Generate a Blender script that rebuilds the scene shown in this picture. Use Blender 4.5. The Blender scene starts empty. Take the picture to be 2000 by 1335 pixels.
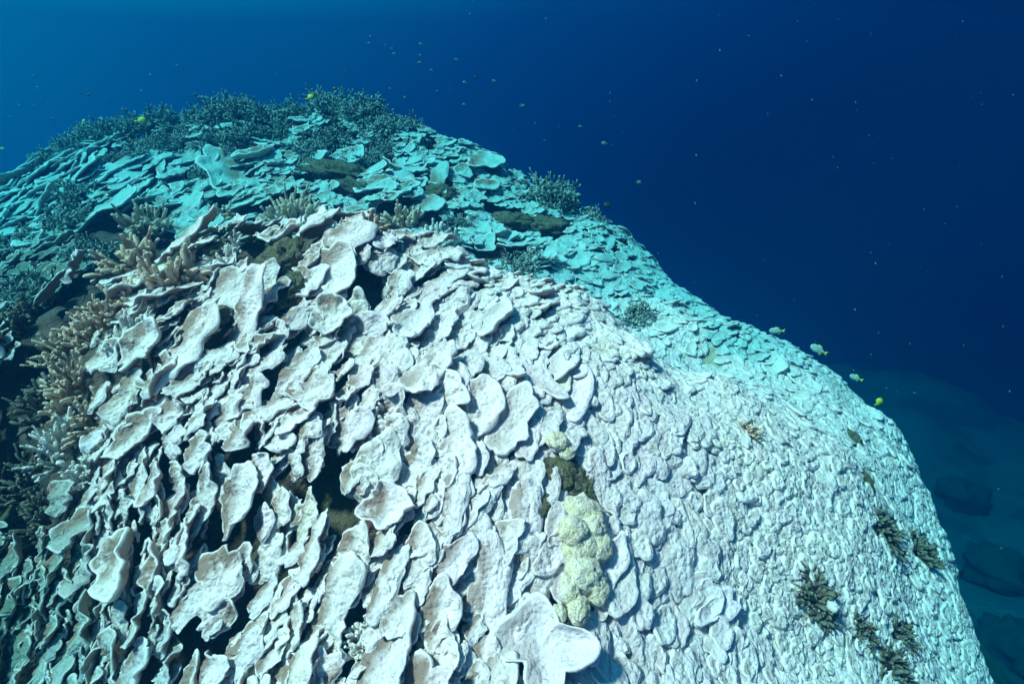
import bpy, math, time
import numpy as np
from mathutils import Vector

T0 = time.time()
S = bpy.context.scene
COL = S.collection
rng = np.random.default_rng(20)
R_ = math.radians

# ------------------------------------------------------------------ camera, water light, sun, exposure
PITCH = R_(30)
cam_data = bpy.data.cameras.new('camera')
cam_data.sensor_width = 36; cam_data.lens = 18
cam_data.clip_start = .02; cam_data.clip_end = 400
cam = bpy.data.objects.new('camera', cam_data); COL.objects.link(cam)
cam.location = (0, 0, 0); cam.rotation_euler = (math.pi/2 - PITCH, 0, 0)
S.camera = cam

SUN_DIR = np.array((-.50, -.08, .86)); SUN_DIR /= np.linalg.norm(SUN_DIR)     # towards the sun
sun_d = bpy.data.lights.new('sun', 'SUN'); sun_d.energy = 5; sun_d.angle = R_(7)      # sunlight spread by the rippled surface
sun_d.color = (1, .50, .445)
sun = bpy.data.objects.new('sun', sun_d); COL.objects.link(sun)
sun.rotation_euler = Vector(SUN_DIR).to_track_quat('Z', 'Y').to_euler()

W = bpy.data.worlds.new('World'); S.world = W; W.use_nodes = True
nt = W.node_tree; nt.nodes.clear()
out = nt.nodes.new('ShaderNodeOutputWorld'); bg = nt.nodes.new('ShaderNodeBackground')
tc = nt.nodes.new('ShaderNodeTexCoord'); dp = nt.nodes.new('ShaderNodeVectorMath'); dp.operation = 'DOT_PRODUCT'
ax = np.array((-.55, .25, .80)); ax /= np.linalg.norm(ax)
dp.inputs[1].default_value = tuple(ax)
mr = nt.nodes.new('ShaderNodeMapRange'); mr.inputs['From Min'].default_value = -1
cr = nt.nodes.new('ShaderNodeValToRGB')
els = cr.color_ramp.elements
els[0].position = 0; els[0].color = (.000, .04, .15, 1)
els[1].position = 1; els[1].color = (.25, .48, .55, 1)
for p_, c_ in ((.22, (.0, .055, .20, 1)), (.33, (.0, .062, .22, 1)), (.44, (.0, .024, .14, 1)), (.52, (.0, .040, .20, 1)), (.63, (.0, .085, .31, 1)), (.71, (.0, .22, .48, 1)), (.79, (.0, .36, .62, 1))):
    e = els.new(p_); e.color = c_
nt.links.new(tc.outputs['Generated'], dp.inputs[0]); nt.links.new(dp.outputs['Value'], mr.inputs['Value'])
nt.links.new(mr.outputs[0], cr.inputs[0]); nt.links.new(cr.outputs[0], bg.inputs[0]); nt.links.new(bg.outputs[0], out.inputs[0])
bg.inputs[1].default_value = .36

S.view_settings.view_transform = 'Standard'; S.view_settings.look = 'None'
S.view_settings.gamma = 1; S.view_settings.use_curve_mapping = False
S.view_settings.exposure = 1.18
S.render.engine = 'CYCLES'
cy = S.cycles
cy.use_denoising = True; cy.max_bounces = 6; cy.diffuse_bounces = 3; cy.glossy_bounces = 2
cy.transparent_max_bounces = 16; cy.volume_bounces = 1; cy.transmission_bounces = 2
cy.use_adaptive_sampling = True; cy.adaptive_threshold = .015

# water volume coefficients per metre (scatter, absorb)
WATER_DENSITY = .48
WATER_SCATTER = (.002, .046, .110)
WATER_ABSORB = (.0, .72, .85)

# ------------------------------------------------------------------ pixel <-> world
FW = np.array((0, math.cos(PITCH), -math.sin(PITCH))); UP = np.array((0, math.sin(PITCH), math.cos(PITCH))); RT = np.array((1., 0, 0))
def ray(u, v):
    u = np.asarray(u, float)[..., None]; v = np.asarray(v, float)[..., None]
    return FW + RT*(u-1000)/1000 - UP*(v-667.5)/1000
def P(u, v, d): return ray(u, v)*np.asarray(d, float)[..., None]
def proj(p):
    d = p@FW
    dd = np.where(d > .05, d, .05)
    return 1000+1000*(p@RT)/dd, 667.5-1000*(p@UP)/dd, d

# ------------------------------------------------------------------ noise
def _h(ix, iy, iz, s):
    h = (ix.astype(np.int64)*374761393 + iy.astype(np.int64)*668265263 + iz.astype(np.int64)*2147483647 + s*974634777) & 0xffffffff
    h = ((h ^ (h >> 13))*1274126177) & 0xffffffff
    h = ((h ^ (h >> 16))*2246822519) & 0xffffffff
    return (h & 0xffff)/32767.5-1
def vnoise(p, s=0):
    f = np.floor(p); t = p-f; i = f.astype(np.int64); t = t*t*t*(t*(t*6-15)+10)
    x, y, z = i[..., 0], i[..., 1], i[..., 2]; tx, ty, tz = t[..., 0], t[..., 1], t[..., 2]
    r = 0
    for dx in (0, 1):
        wx = tx if dx else 1-tx
        for dy in (0, 1):
            wy = ty if dy else 1-ty
            for dz in (0, 1):
                r = r + _h(x+dx, y+dy, z+dz, s)*wx*wy*(tz if dz else 1-tz)
    return r
def fbm(p, n=3, s=0):
    r = 0; a = 1
    for k in range(n):
        r = r + a*vnoise(p*2**k*1.03**k + 17.3*k, s+k); a *= .5
    return r

# ------------------------------------------------------------------ reef surface
vis = [(-150,1400,1.15),(0,1335,1.15),(150,1335,1.05),(350,1335,.93),(600,1335,.87),(850,1335,.84),(1100,1335,.85),(1350,1335,.92),(1600,1335,1.04),(1800,1335,1.20),
 (600,1600,.72),(1100,1600,.70),(1600,1600,.85),(100,1600,.95),
 (-150,1100,1.35),(0,1100,1.25),(250,1100,1.07),(500,1100,.98),(800,1100,.95),(1100,1100,.96),(1350,1100,1.03),(1600,1100,1.2),
 (-100,900,1.5),(50,900,1.32),(300,900,1.15),(600,900,1.08),(900,900,1.07),(1200,900,1.12),(1450,900,1.27),(1650,900,1.52),
 (-100,700,1.7),(60,700,1.5),(300,700,1.32),(600,700,1.25),(900,700,1.25),(1200,700,1.36),(1400,740,1.55),
 (150,560,1.65),(400,550,1.5),(700,550,1.45),(950,580,1.5),
 (1500,760,1.8),(1600,850,1.72),(1740,1020,1.55),(1790,1200,1.38)]
crest_front = [(200,485,1.85),(430,440,1.78),(600,425,1.76),(740,430,1.76),(880,500,1.76),(1040,545,1.76),(1180,590,1.72),(1255,680,1.66)]
behind_front = [(120,500,2.45),(430,400,2.8),(600,385,2.8),(740,390,2.8),(900,455,2.65),(1050,500,2.55),(1210,560,2.45),(1290,640,2.2)]
mid_back = [(0,450,3.0),(150,360,3.2),(350,310,3.3),(550,310,3.3),(750,310,3.4),(900,360,3.3),(1050,430,3.0),(1200,490,2.85),(1350,630,2.3),(1450,680,2.1)]
sil = [(-300,520,3.3),(-150,445,3.5),(0,385,3.6),(100,310,3.8),(250,262,4.0),(420,238,4.1),(600,232,4.1),(720,235,4.0),(820,250,3.9),(900,278,3.8),(970,318,3.7),(1030,362,3.6),(1130,425,3.5),
 (1250,478,3.3),(1310,545,3.1),(1385,612,2.9),(1460,650,2.65),(1600,715,2.4),(1700,805,2.2),(1785,910,2.02),(1835,1010,1.86),(1845,1100,1.72),(1902,1210,1.58),(1946,1335,1.46),(1980,1500,1.35)]
pts = [P(*q) for q in vis+crest_front+behind_front+mid_back+sil]
for a, b in zip(crest_front, behind_front):
    m = (P(*a)*.6+P(*b)*.4); m[2] -= .13; pts.append(m)
for q in sil:
    p = P(*q); h = p[:2]/np.linalg.norm(p[:2]); s = p[2]/np.linalg.norm(p[:2])
    for d, k in ((.3, .45), (.8, .8), (1.8, 1.1), (3.2, 1.2)):
        z = max(p[2]+d*(s-k), -5.2)
        pts.append(np.array((p[0]+h[0]*d, p[1]+h[1]*d, z)))
for x, y, z in ((-1.6,-.6,-1.0),(0,-.7,-1.05),(1.0,-.6,-1.3),(2.2,-.2,-3.2),(-3.5,.4,-1.9),(-2.6,-.4,-1.7),(-2.6,1.2,-1.25),(-4.5,2.0,-2.0),(3.8,1.0,-5.0),(-7,2,-4.2),(-7,6,-5)):
    pts.append(np.array((x, y, z), float))
pts = np.array(pts)
CX = pts[:, :2]; n_ = len(pts); c2 = .12**2
def kern(a, b): return np.sqrt(((a[:, None]-b[None])**2).sum(-1)+c2)
A = np.zeros((n_+3, n_+3)); A[:n_, :n_] = kern(CX, CX)-np.eye(n_)*.02
A[:n_, n_:] = np.c_[np.ones(n_), CX]; A[n_:, :n_] = A[:n_, n_:].T
wts = np.linalg.solve(A, np.r_[pts[:, 2], 0, 0, 0])
GS = .03; GX0, GY0 = -8.0, -1.0; NX, NY = int(13/GS), int(9.6/GS)
gx = GX0+np.arange(NX)*GS; gy = GY0+np.arange(NY)*GS
Gx, Gy = np.meshgrid(gx, gy, indexing='ij')
q = np.c_[Gx.ravel(), Gy.ravel()]
Hh = np.concatenate([kern(c, CX)@wts[:n_]+np.c_[np.ones(len(c)), c]@wts[n_:] for c in np.array_split(q, 12)]).reshape(NX, NY)
q3 = np.c_[q, np.zeros(len(q))]
lump = (fbm(q3*2.4, 2, 5)*.035+vnoise(q3*6.2, 8)*.020+vnoise(q3*12, 9)*.009).reshape(NX, NY)
Hh = np.maximum(Hh+lump, -5.4)
def height(x, y):
    fx = np.clip((x-GX0)/GS, 0, NX-1.001); fy = np.clip((y-GY0)/GS, 0, NY-1.001)
    i = fx.astype(int); j = fy.astype(int); a = fx-i; b = fy-j
    return (Hh[i, j]*(1-a)+Hh[i+1, j]*a)*(1-b)+(Hh[i, j+1]*(1-a)+Hh[i+1, j+1]*a)*b
def normal(x, y, e=.04):
    n = np.stack([height(x-e, y)-height(x+e, y), height(x, y-e)-height(x, y+e), np.full(np.shape(x), 2*e)], -1)
    return n/np.linalg.norm(n, axis=-1, keepdims=True)
def cast(u, v):
    r = ray(u, v).reshape(-1, 3); t = np.full(len(r), .35); hit = np.zeros(len(r), bool); res = np.full(len(r), np.nan)
    while True:
        act = ~hit & (t < 9)
        if not act.any(): break
        tt = np.where(act, t+.012+.004*t, t); p = r*tt[:, None]
        dz = p[:, 2]-height(p[:, 0], p[:, 1]); below = act & (dz < 0)
        res[below] = tt[below]; hit |= below; t = tt
    return res            # depth along the view axis, nan for open water
def at(u, v):
    d = cast(np.atleast_1d(u), np.atleast_1d(v))
    return P(np.atleast_1d(u), np.atleast_1d(v), d), d
print('surface', round(time.time()-T0, 1))

# ------------------------------------------------------------------ materials
def new_mat(name):
    m = bpy.data.materials.new(name); m.use_nodes = True
    t = m.node_tree; b = t.nodes['Principled BSDF']
    return m, t, b
def nd(t, typ, **kw):
    n = t.nodes.new(typ)
    for k, v in kw.items():
        if k in ('operation', 'blend_type', 'data_type', 'attribute_name', 'feature', 'noise_dimensions'): setattr(n, k, v)
        else: n.inputs[k.replace('_', ' ')].default_value = v
    return n
def mixc(t, f, a, b, mode='MIX'):
    n = t.nodes.new('ShaderNodeMix'); n.data_type = 'RGBA'; n.blend_type = mode
    for s, v in ((n.inputs[0], f), (n.inputs[6], a), (n.inputs[7], b)):
        if hasattr(v, 'node'): t.links.new(v, s)
        elif isinstance(v, (int, float)): s.default_value = v
        else: s.default_value = (*v, 1)
    return n.outputs[2]
def ramp(t, src, lo, hi, a=0., b=1.):
    n = t.nodes.new('ShaderNodeMapRange'); n.interpolation_type = 'SMOOTHSTEP'
    n.inputs[1].default_value = lo; n.inputs[2].default_value = hi; n.inputs[3].default_value = a; n.inputs[4].default_value = b
    t.links.new(src, n.inputs[0]); return n.outputs[0]
def math_(t, op, a, b=0.):
    n = t.nodes.new('ShaderNodeMath'); n.operation = op
    for s, v in ((n.inputs[0], a), (n.inputs[1], b)):
        if hasattr(v, 'node'): t.links.new(v, s)
        else: s.default_value = v
    return n.outputs[0]
def geo_pos(t): return t.nodes.new('ShaderNodeNewGeometry').outputs['Position']
def noise(t, scale, detail=3, rough=.55, pos=None):
    n = nd(t, 'ShaderNodeTexNoise', Scale=scale, Detail=detail, Roughness=rough)
    t.links.new(pos or geo_pos(t), n.inputs['Vector']); return n.outputs['Fac']
def voro(t, scale, pos=None, feature='F1'):
    n = nd(t, 'ShaderNodeTexVoronoi', Scale=scale); n.feature = feature
    t.links.new(pos or geo_pos(t), n.inputs['Vector']); return n.outputs['Distance']
def bump(t, b, h, dist, strength=1., prev=None):
    n = t.nodes.new('ShaderNodeBump'); n.inputs['Distance'].default_value = dist; n.inputs['Strength'].default_value = strength
    t.links.new(h, n.inputs['Height'])
    if prev: t.links.new(prev, n.inputs['Normal'])
    t.links.new(n.outputs[0], b.inputs['Normal']); return n.outputs[0]
def attr(t, name):
    n = t.nodes.new('ShaderNodeAttribute'); n.attribute_name = name; return n

def make_plate_mat():
    m, t, b = new_mat('plate_coral_tissue')
    rho = attr(t, 'rho').outputs['Fac']; root = attr(t, 'root').outputs['Fac']; tis = attr(t, 'tissue').outputs['Color']
    n1 = noise(t, 22, 4, .6); n2 = noise(t, 140, 3, .6); n3 = noise(t, 7, 3)
    c = mixc(t, ramp(t, n3, .35, .7, 0, .55), tis, mixc(t, 1., tis, (.92, .88, .87), 'MULTIPLY'))
    # patchy brown tissue and painted shade of the gaps, round the growth centre
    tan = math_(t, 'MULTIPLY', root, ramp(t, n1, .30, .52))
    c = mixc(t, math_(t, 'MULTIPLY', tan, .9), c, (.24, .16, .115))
    algae = math_(t, 'MULTIPLY', ramp(t, n3, .63, .70), ramp(t, n1, .48, .58))
    c = mixc(t, math_(t, 'MULTIPLY', algae, .5), c, (.20, .22, .12))
    # fine dark flecks between the corallites
    c = mixc(t, ramp(t, n2, .52, .70, 0, .38), c, (.30, .28, .26))
    rim = math_(t, 'MULTIPLY', ramp(t, rho, .90, .97), ramp(t, rho, 1.2, 1.6, 1, 0))
    c = mixc(t, math_(t, 'MULTIPLY', rim, .85), c, mixc(t, .6, tis, (.88, .87, .87)))
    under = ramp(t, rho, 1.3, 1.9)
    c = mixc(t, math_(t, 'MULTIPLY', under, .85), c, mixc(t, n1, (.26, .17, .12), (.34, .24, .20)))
    t.links.new(c, b.inputs['Base Color']); b.inputs['Roughness'].default_value = .8
    b.inputs['Specular IOR Level'].default_value = .25
    sv = nd(t, 'ShaderNodeTexVoronoi', Scale=105.); sv.feature = 'SMOOTH_F1'; sv.inputs['Smoothness'].default_value = .35
    wp = t.nodes.new('ShaderNodeMix'); wp.data_type = 'VECTOR'; wp.inputs[0].default_value = .012
    nn_ = nd(t, 'ShaderNodeTexNoise', Scale=40.); t.links.new(geo_pos(t), nn_.inputs['Vector'])
    t.links.new(geo_pos(t), wp.inputs[4]); t.links.new(nn_.outputs['Color'], wp.inputs[5]); t.links.new(wp.outputs[1], sv.inputs['Vector'])
    inv = math_(t, 'SUBTRACT', 1., sv.outputs['Distance'])
    inner = ramp(t, rho, .80, .98, 1, .15)
    k1 = bump(t, b, math_(t, 'MULTIPLY', inv, inner), .0040, 1.)
    k2 = bump(t, b, voro(t, 330), .0012, .7, k1)
    bump(t, b, n2, .0012, .5, k2)
    return m
M_PLATE = make_plate_mat()

def make_rock_mat():
    m, t, b = new_mat('reef_rock_crust')
    pale = attr(t, 'pale').outputs['Fac']
    n1 = noise(t, 9, 5, .65); n2 = noise(t, 40, 4, .65); n3 = noise(t, 3, 2)
    c = mixc(t, ramp(t, n1, .35, .6), (.035, .024, .020), (.14, .10, .075))
    c = mixc(t, ramp(t, n2, .55, .68), c, (.20, .05, .06))
    c = mixc(t, ramp(t, n3, .55, .68), c, (.085, .095, .045))
    c = mixc(t, math_(t, 'MULTIPLY', pale, ramp(t, n2, .30, .50)), c, (.60, .57, .56))
    t.links.new(c, b.inputs['Base Color']); b.inputs['Roughness'].default_value = .9
    k = bump(t, b, n2, .02, .9); bump(t, b, voro(t, 120), .005, .8, k)
    return m
M_ROCK = make_rock_mat()

def make_branch_mat(name, base, tip, speck):
    m, t, b = new_mat(name)
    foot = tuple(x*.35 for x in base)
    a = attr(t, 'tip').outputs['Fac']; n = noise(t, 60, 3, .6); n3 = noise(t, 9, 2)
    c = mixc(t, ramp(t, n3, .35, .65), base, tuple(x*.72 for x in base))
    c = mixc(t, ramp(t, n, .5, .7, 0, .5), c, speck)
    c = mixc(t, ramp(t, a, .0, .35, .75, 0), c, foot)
    c = mixc(t, ramp(t, a, .6, 1.0), c, tip)
    t.links.new(c, b.inputs['Base Color']); b.inputs['Roughness'].default_value = .75
    k = bump(t, b, voro(t, 260), .002, .8); bump(t, b, n, .004, .7, k)
    return m
M_TAN = make_branch_mat('tan_finger_coral', (.42, .28, .18), (.72, .56, .42), (.24, .16, .10))
M_BLEACHF = make_branch_mat('bleached_finger_coral', (.66, .62, .55), (.80, .78, .74), (.40, .38, .34))
M_DARK = make_branch_mat('olive_branch_coral', (.07, .065, .05), (.17, .18, .13), (.03, .03, .02))
M_BUSH = make_branch_mat('green_staghorn', (.10, .15, .12), (.42, .54, .48), (.04, .06, .04))

def make_algae_mat(name, a, b_, c_):
    m, t, b = new_mat(name)
    n1 = noise(t, 26, 5, .7); n2 = noise(t, 110, 4, .7)
    c = mixc(t, ramp(t, n1, .38, .6), a, b_); c = mixc(t, ramp(t, n2, .54, .66), c, c_)
    t.links.new(c, b.inputs['Base Color']); b.inputs['Roughness'].default_value = .9
    k = bump(t, b, n2, .01, .9); bump(t, b, n1, .02, .8, k)
    return m
M_ALGAE = make_algae_mat('algae_turf_on_dead_coral', (.05, .045, .03), (.15, .16, .08), (.32, .32, .24))
M_FARHEAD = make_algae_mat('far_coral_head', (.10, .105, .09), (.13, .135, .12), (.16, .165, .14))
M_YELLOW = make_algae_mat('fading_yellow_tissue', (.90, .83, .56), (.92, .88, .72), (.66, .62, .36))

def flat_mat(name, col, rough=.5, var=.25, scale=60):
    m, t, b = new_mat(name)
    n = noise(t, scale, 2)
    c = mixc(t, ramp(t, n, .35, .65), col, tuple(x*(1-var) for x in col))
    t.links.new(c, b.inputs['Base Color']); b.inputs['Roughness'].default_value = rough
    return m
M_FISH_PALE = flat_mat('pale_fish_scales', (.55, .62, .55)); M_FISH_YEL = flat_mat('yellow_fish_scales', (.80, .72, .03))
M_FISH_DARK = flat_mat('dark_fish_scales', (.03, .035, .03)); M_FISH_OLIVE = flat_mat('olive_fish_scales', (.15, .23, .17))
M_EYE = flat_mat('fish_eye', (.01, .01, .01), .2)

# ------------------------------------------------------------------ mesh helpers
def tag(o, label=None, cat=None, group=None, kind=None):
    for k, v in (('label', label), ('category', cat), ('group', group), ('kind', kind)):
        if v: o[k] = v
    return o
def empty(name, loc):
    o = bpy.data.objects.new(name, None); o.empty_display_size = .05; o.location = loc; COL.objects.link(o); return o
def build(name, co, quads, tris, mat, parent=None, attrs=(), colors=None, loc=None):
    me = bpy.data.meshes.new(name)
    co = np.asarray(co, np.float32)
    nq, nt_ = len(quads), len(tris)
    me.vertices.add(len(co)); me.vertices.foreach_set('co', co.ravel())
    li = np.concatenate([np.asarray(quads, np.int32).ravel(), np.asarray(tris, np.int32).ravel()]) if nt_ else np.asarray(quads, np.int32).ravel()
    me.loops.add(len(li)); me.loops.foreach_set('vertex_index', li)
    me.polygons.add(nq+nt_)
    ls = np.r_[np.arange(nq)*4, nq*4+np.arange(nt_)*3].astype(np.int32)
    me.polygons.foreach_set('loop_start', ls)
    me.polygons.foreach_set('use_smooth', np.ones(nq+nt_, bool))
    me.update(calc_edges=True)
    for an, av in attrs:
        a = me.attributes.new(an, 'FLOAT', 'POINT'); a.data.foreach_set('value', np.asarray(av, np.float32))
    if colors is not None:
        a = me.attributes.new('tissue', 'FLOAT_COLOR', 'POINT'); a.data.foreach_set('color', np.asarray(colors, np.float32).ravel())
    me.materials.append(mat)
    o = bpy.data.objects.new(name, me); COL.objects.link(o)
    if parent is not None: o.parent = parent
    if loc is not None: o.location = loc
    return o
def grid_quads(nx, ny):
    i, j = np.meshgrid(np.arange(nx-1), np.arange(ny-1), indexing='ij'); a = (i*ny+j).ravel()
    return np.stack([a, a+ny, a+ny+1, a+1], -1)

# ------------------------------------------------------------------ growth zones
# (u, v, colony, radius px, aspect W/R, tilt deg, image direction of the free rims deg, gap below plates m, lumpiness, thickness, tissue)
WHITE = (.80, .74, .73); LILAC = (.77, .71, .725); PALE = (.80, .765, .745); SHADE_GREEN = (.12, .21, .16); CREAM = (.74, .72, .56); DIMW = (.58, .62, .60); HAZE_AQUA = (.34, .64, .625)  # aqua tissue of the far zones has the water's turquoise cast mixed in
Z = [
 (450,600,'leafy_upper',30,1.5,34,-38,.09,.5,1,WHITE), (330,620,'leafy_upper',26,1.6,40,-35,.10,.5,1,WHITE), (650,480,'leafy_upper',34,1.4,28,-45,.08,.6,1,WHITE),
 (560,680,'leafy_upper',28,1.4,34,-35,.09,.6,1,WHITE),(780,520,'leafy_upper',28,1.3,30,-45,.08,.6,1,WHITE),
 (350,800,'leafy_left',27,1.5,42,-30,.11,.5,1,WHITE), (220,880,'leafy_left',23,1.5,50,-25,.11,.4,1,WHITE), (180,760,'leafy_left',22,1.5,48,-30,.11,.4,1,PALE),
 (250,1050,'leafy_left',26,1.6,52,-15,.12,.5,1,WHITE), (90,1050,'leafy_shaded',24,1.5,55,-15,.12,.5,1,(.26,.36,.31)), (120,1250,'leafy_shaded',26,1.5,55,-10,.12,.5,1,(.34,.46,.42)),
 (20,1200,'leafy_shaded',24,1.5,60,-10,.13,.5,1,SHADE_GREEN), (300,1280,'leafy_shaded',30,1.4,45,-15,.13,.6,1,(.52,.60,.58)),(20,900,'leafy_shaded',20,1.4,55,-20,.11,.4,1,SHADE_GREEN),  # lower-left tissue goes dark and greenish: light fall-off painted into the colour
 (470,880,'leafy_middle',28,1.6,38,-18,.10,.7,1,WHITE), (420,1060,'leafy_middle',30,1.8,40,-8,.12,.7,1,WHITE), (560,1180,'leafy_middle',36,1.6,34,-8,.13,.8,1,WHITE), (620,950,'leafy_middle',30,1.7,34,-10,.10,.8,1,WHITE),
 (640,800,'leafy_middle',30,1.4,34,-30,.09,.7,1,WHITE),(450,1250,'leafy_middle',34,1.5,36,-15,.14,.7,1,WHITE),
 (760,720,'knobbly',27,1.4,26,-30,.06,1,1.1,WHITE), (850,600,'knobbly',24,1.3,24,-35,.05,1,1.1,WHITE), (900,780,'knobbly',30,1.7,22,-18,.05,1,1.2,WHITE),
 (760,900,'folded',34,1.6,28,-8,.08,1,1.2,WHITE), (900,1000,'folded',34,1.7,24,-8,.07,1,1.2,LILAC), (760,1120,'folded',38,1.5,30,-8,.10,1,1.1,WHITE),(980,1130,'folded',36,1.7,22,-5,.06,.9,1.2,LILAC),
 (850,1280,'folded',32,1.5,30,-10,.10,1,1.1,WHITE),(650,1280,'folded',36,1.5,34,-10,.13,.9,1.1,WHITE),
 (1050,620,'nodular',19,1.3,18,-38,.03,1.2,1.5,PALE), (1160,650,'nodular',17,1.3,17,-45,.03,1.2,1.6,PALE), (960,540,'nodular',20,1.2,20,-40,.035,1.2,1.4,PALE), (1060,740,'nodular',22,1.5,16,-28,.03,1,1.4,LILAC),
 (1180,780,'shingled',21,1.6,14,-22,.02,.9,1.4,LILAC), (1080,860,'shingled',25,1.7,16,-18,.03,.9,1.3,LILAC), (1220,940,'shingled',23,1.7,13,-10,.02,.8,1.4,LILAC), (1200,1120,'shingled',24,1.7,13,-4,.02,.8,1.4,LILAC),
 (1320,860,'shingled',20,1.5,12,-20,.015,.8,1.5,LILAC), (1250,1270,'shingled',27,1.8,13,0,.02,.7,1.3,LILAC), (1370,1050,'shingled',19,1.5,11,-10,.012,.8,1.5,LILAC), (1130,1260,'shingled',30,1.6,14,0,.03,.7,1.2,LILAC),
 (1380,1230,'shingled',22,1.6,11,0,.012,.8,1.4,LILAC),
 (1400,720,'slope_upper',15,1.2,12,-40,.012,1.3,1.6,PALE), (1450,850,'slope_upper',14,1.2,10,-30,.01,1.3,1.7,PALE), (1560,780,'slope_upper',13,1.3,12,-40,.01,1.2,1.7,PALE), (1620,900,'slope_upper',14,1.3,12,-35,.01,1.2,1.7,PALE),
 (1320,650,'slope_upper',13,1.2,12,-45,.012,1.3,1.6,PALE),(1700,870,'slope_upper',13,1.3,14,-40,.01,1.1,1.6,PALE),
 (1500,980,'slope_lower',14,1.2,9,-15,.008,1.3,1.8,PALE), (1650,1050,'slope_lower',13,1.4,10,-30,.008,1.2,1.8,PALE), (1480,1120,'slope_lower',13,1.2,9,-10,.008,1.4,1.8,WHITE), (1750,1150,'slope_lower',12,1.3,14,-30,.01,1.3,1.7,PALE),
 (1480,1280,'slope_lower',17,1.4,12,0,.012,1.3,1.5,WHITE), (1650,1270,'slope_lower',14,1.3,12,-10,.01,1.3,1.6,PALE), (1830,1270,'slope_lower',12,1.3,16,-30,.01,1.3,1.6,PALE), (1780,1000,'slope_lower',12,1.3,12,-35,.008,1.2,1.7,PALE),
 (1150,440,'scalloped',17,1.3,20,-45,.04,.5,1.2,HAZE_AQUA), (1220,520,'scalloped',19,1.3,20,-42,.04,.4,1.2,HAZE_AQUA), (1300,570,'scalloped',16,1.3,18,-45,.03,.6,1.2,HAZE_AQUA), (1080,500,'scalloped',16,1.2,14,-45,.03,.9,1.3,HAZE_AQUA), (1420,660,'scalloped',11,1.3,14,-45,.02,1,1.4,HAZE_AQUA),
 (940,350,'shelving',26,1.3,24,-58,.08,.4,1,HAZE_AQUA), (1000,390,'shelving',20,1.3,22,-55,.07,.4,1,HAZE_AQUA), (870,300,'shelving',24,1.4,20,-55,.07,.6,1,HAZE_AQUA), (780,330,'shelving',28,1.4,18,-60,.08,.7,1,HAZE_AQUA), (980,470,'shelving',18,1.2,14,-50,.04,1,1.2,HAZE_AQUA),
 (560,330,'ridge_middle',32,1.8,22,-58,.09,.5,1,HAZE_AQUA), (680,280,'ridge_middle',22,1.4,20,-60,.07,.8,1,HAZE_AQUA), (470,320,'ridge_middle',34,2.2,18,-58,.08,.6,1,HAZE_AQUA), (600,370,'ridge_middle',26,1.5,20,-55,.08,.8,1,HAZE_AQUA), (700,370,'ridge_middle',28,1.4,20,-55,.09,.7,1,HAZE_AQUA),
 (330,320,'ridge_left',26,2.2,15,-52,.05,1,1.1,HAZE_AQUA), (220,330,'ridge_left',24,2.2,14,-48,.04,1,1.1,HAZE_AQUA), (150,420,'ridge_left',26,2.4,16,-44,.05,.9,1.1,HAZE_AQUA), (300,400,'ridge_left',24,1.8,18,-52,.06,.9,1.1,HAZE_AQUA), (60,420,'ridge_left',22,2.2,16,-40,.05,.8,1.1,HAZE_AQUA),(60,520,'ridge_left',24,2.0,20,-35,.07,.8,1.1,SHADE_GREEN),(440,370,'ridge_left',24,1.6,20,-50,.07,.8,1.1,HAZE_AQUA),
]
zp, zd = at([z[0] for z in Z], [z[1] for z in Z])
okz = ~np.isnan(zd); Z = [z for z, k in zip(Z, okz) if k]; zp = zp[okz]; zd = zd[okz]
Z = [z[:5]+(z[5]*(.8 if z[2] == 'shingled' else .55),)+z[6:] if z[2] in ('shingled', 'slope_upper', 'slope_lower') else z for z in Z]
print('zones', len(Z), 'lost', int((~okz).sum()))
ang = np.radians([z[6] for z in Z]); zdir = np.cos(ang)[:, None]*RT+np.sin(ang)[:, None]*UP
for i_, z in enumerate(Z):
    if z[5] > 19:
        edge_ = z[0] < 230 and z[1] > 850
        far__ = zd[i_] > 2.1
        Z[i_] = z[:3]+(z[3]*(.62 if far__ else .92), min(z[4], 1.12) if far__ else z[4], 26 if edge_ else (9 if far__ else 20+(z[5]-19)*.15))+z[6:]
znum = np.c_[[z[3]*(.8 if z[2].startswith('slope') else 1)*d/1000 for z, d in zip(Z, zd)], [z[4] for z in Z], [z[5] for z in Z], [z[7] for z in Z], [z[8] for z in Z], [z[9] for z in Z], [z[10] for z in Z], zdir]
colonies = sorted({z[2] for z in Z}); zcol = np.array([colonies.index(z[2]) for z in Z])
def zone(p, jitter=True):
    """interpolated growth parameters and the colony index at surface points p"""
    w = []
    out = np.zeros((len(p), znum.shape[1])); ci = np.zeros(len(p), int)
    for s in range(0, len(p), 40000):
        q = p[s:s+40000]
        sc = .35+np.linalg.norm(q, axis=1)[:, None]*.0
        d2 = ((q[:, None]-zp[None])**2).sum(-1)
        ww = 1/(d2+.0004)**2.2; ww /= ww.sum(1, keepdims=True)
        out[s:s+40000] = ww@znum
        jj = d2*(1+.25*np.stack([vnoise(q*6+5*k, k) for k in range(3)], 1)[:, np.arange(len(zp)) % 3]) if jitter else d2
        ci[s:s+40000] = zcol[jj.argmin(1)]
    return out, ci

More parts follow.
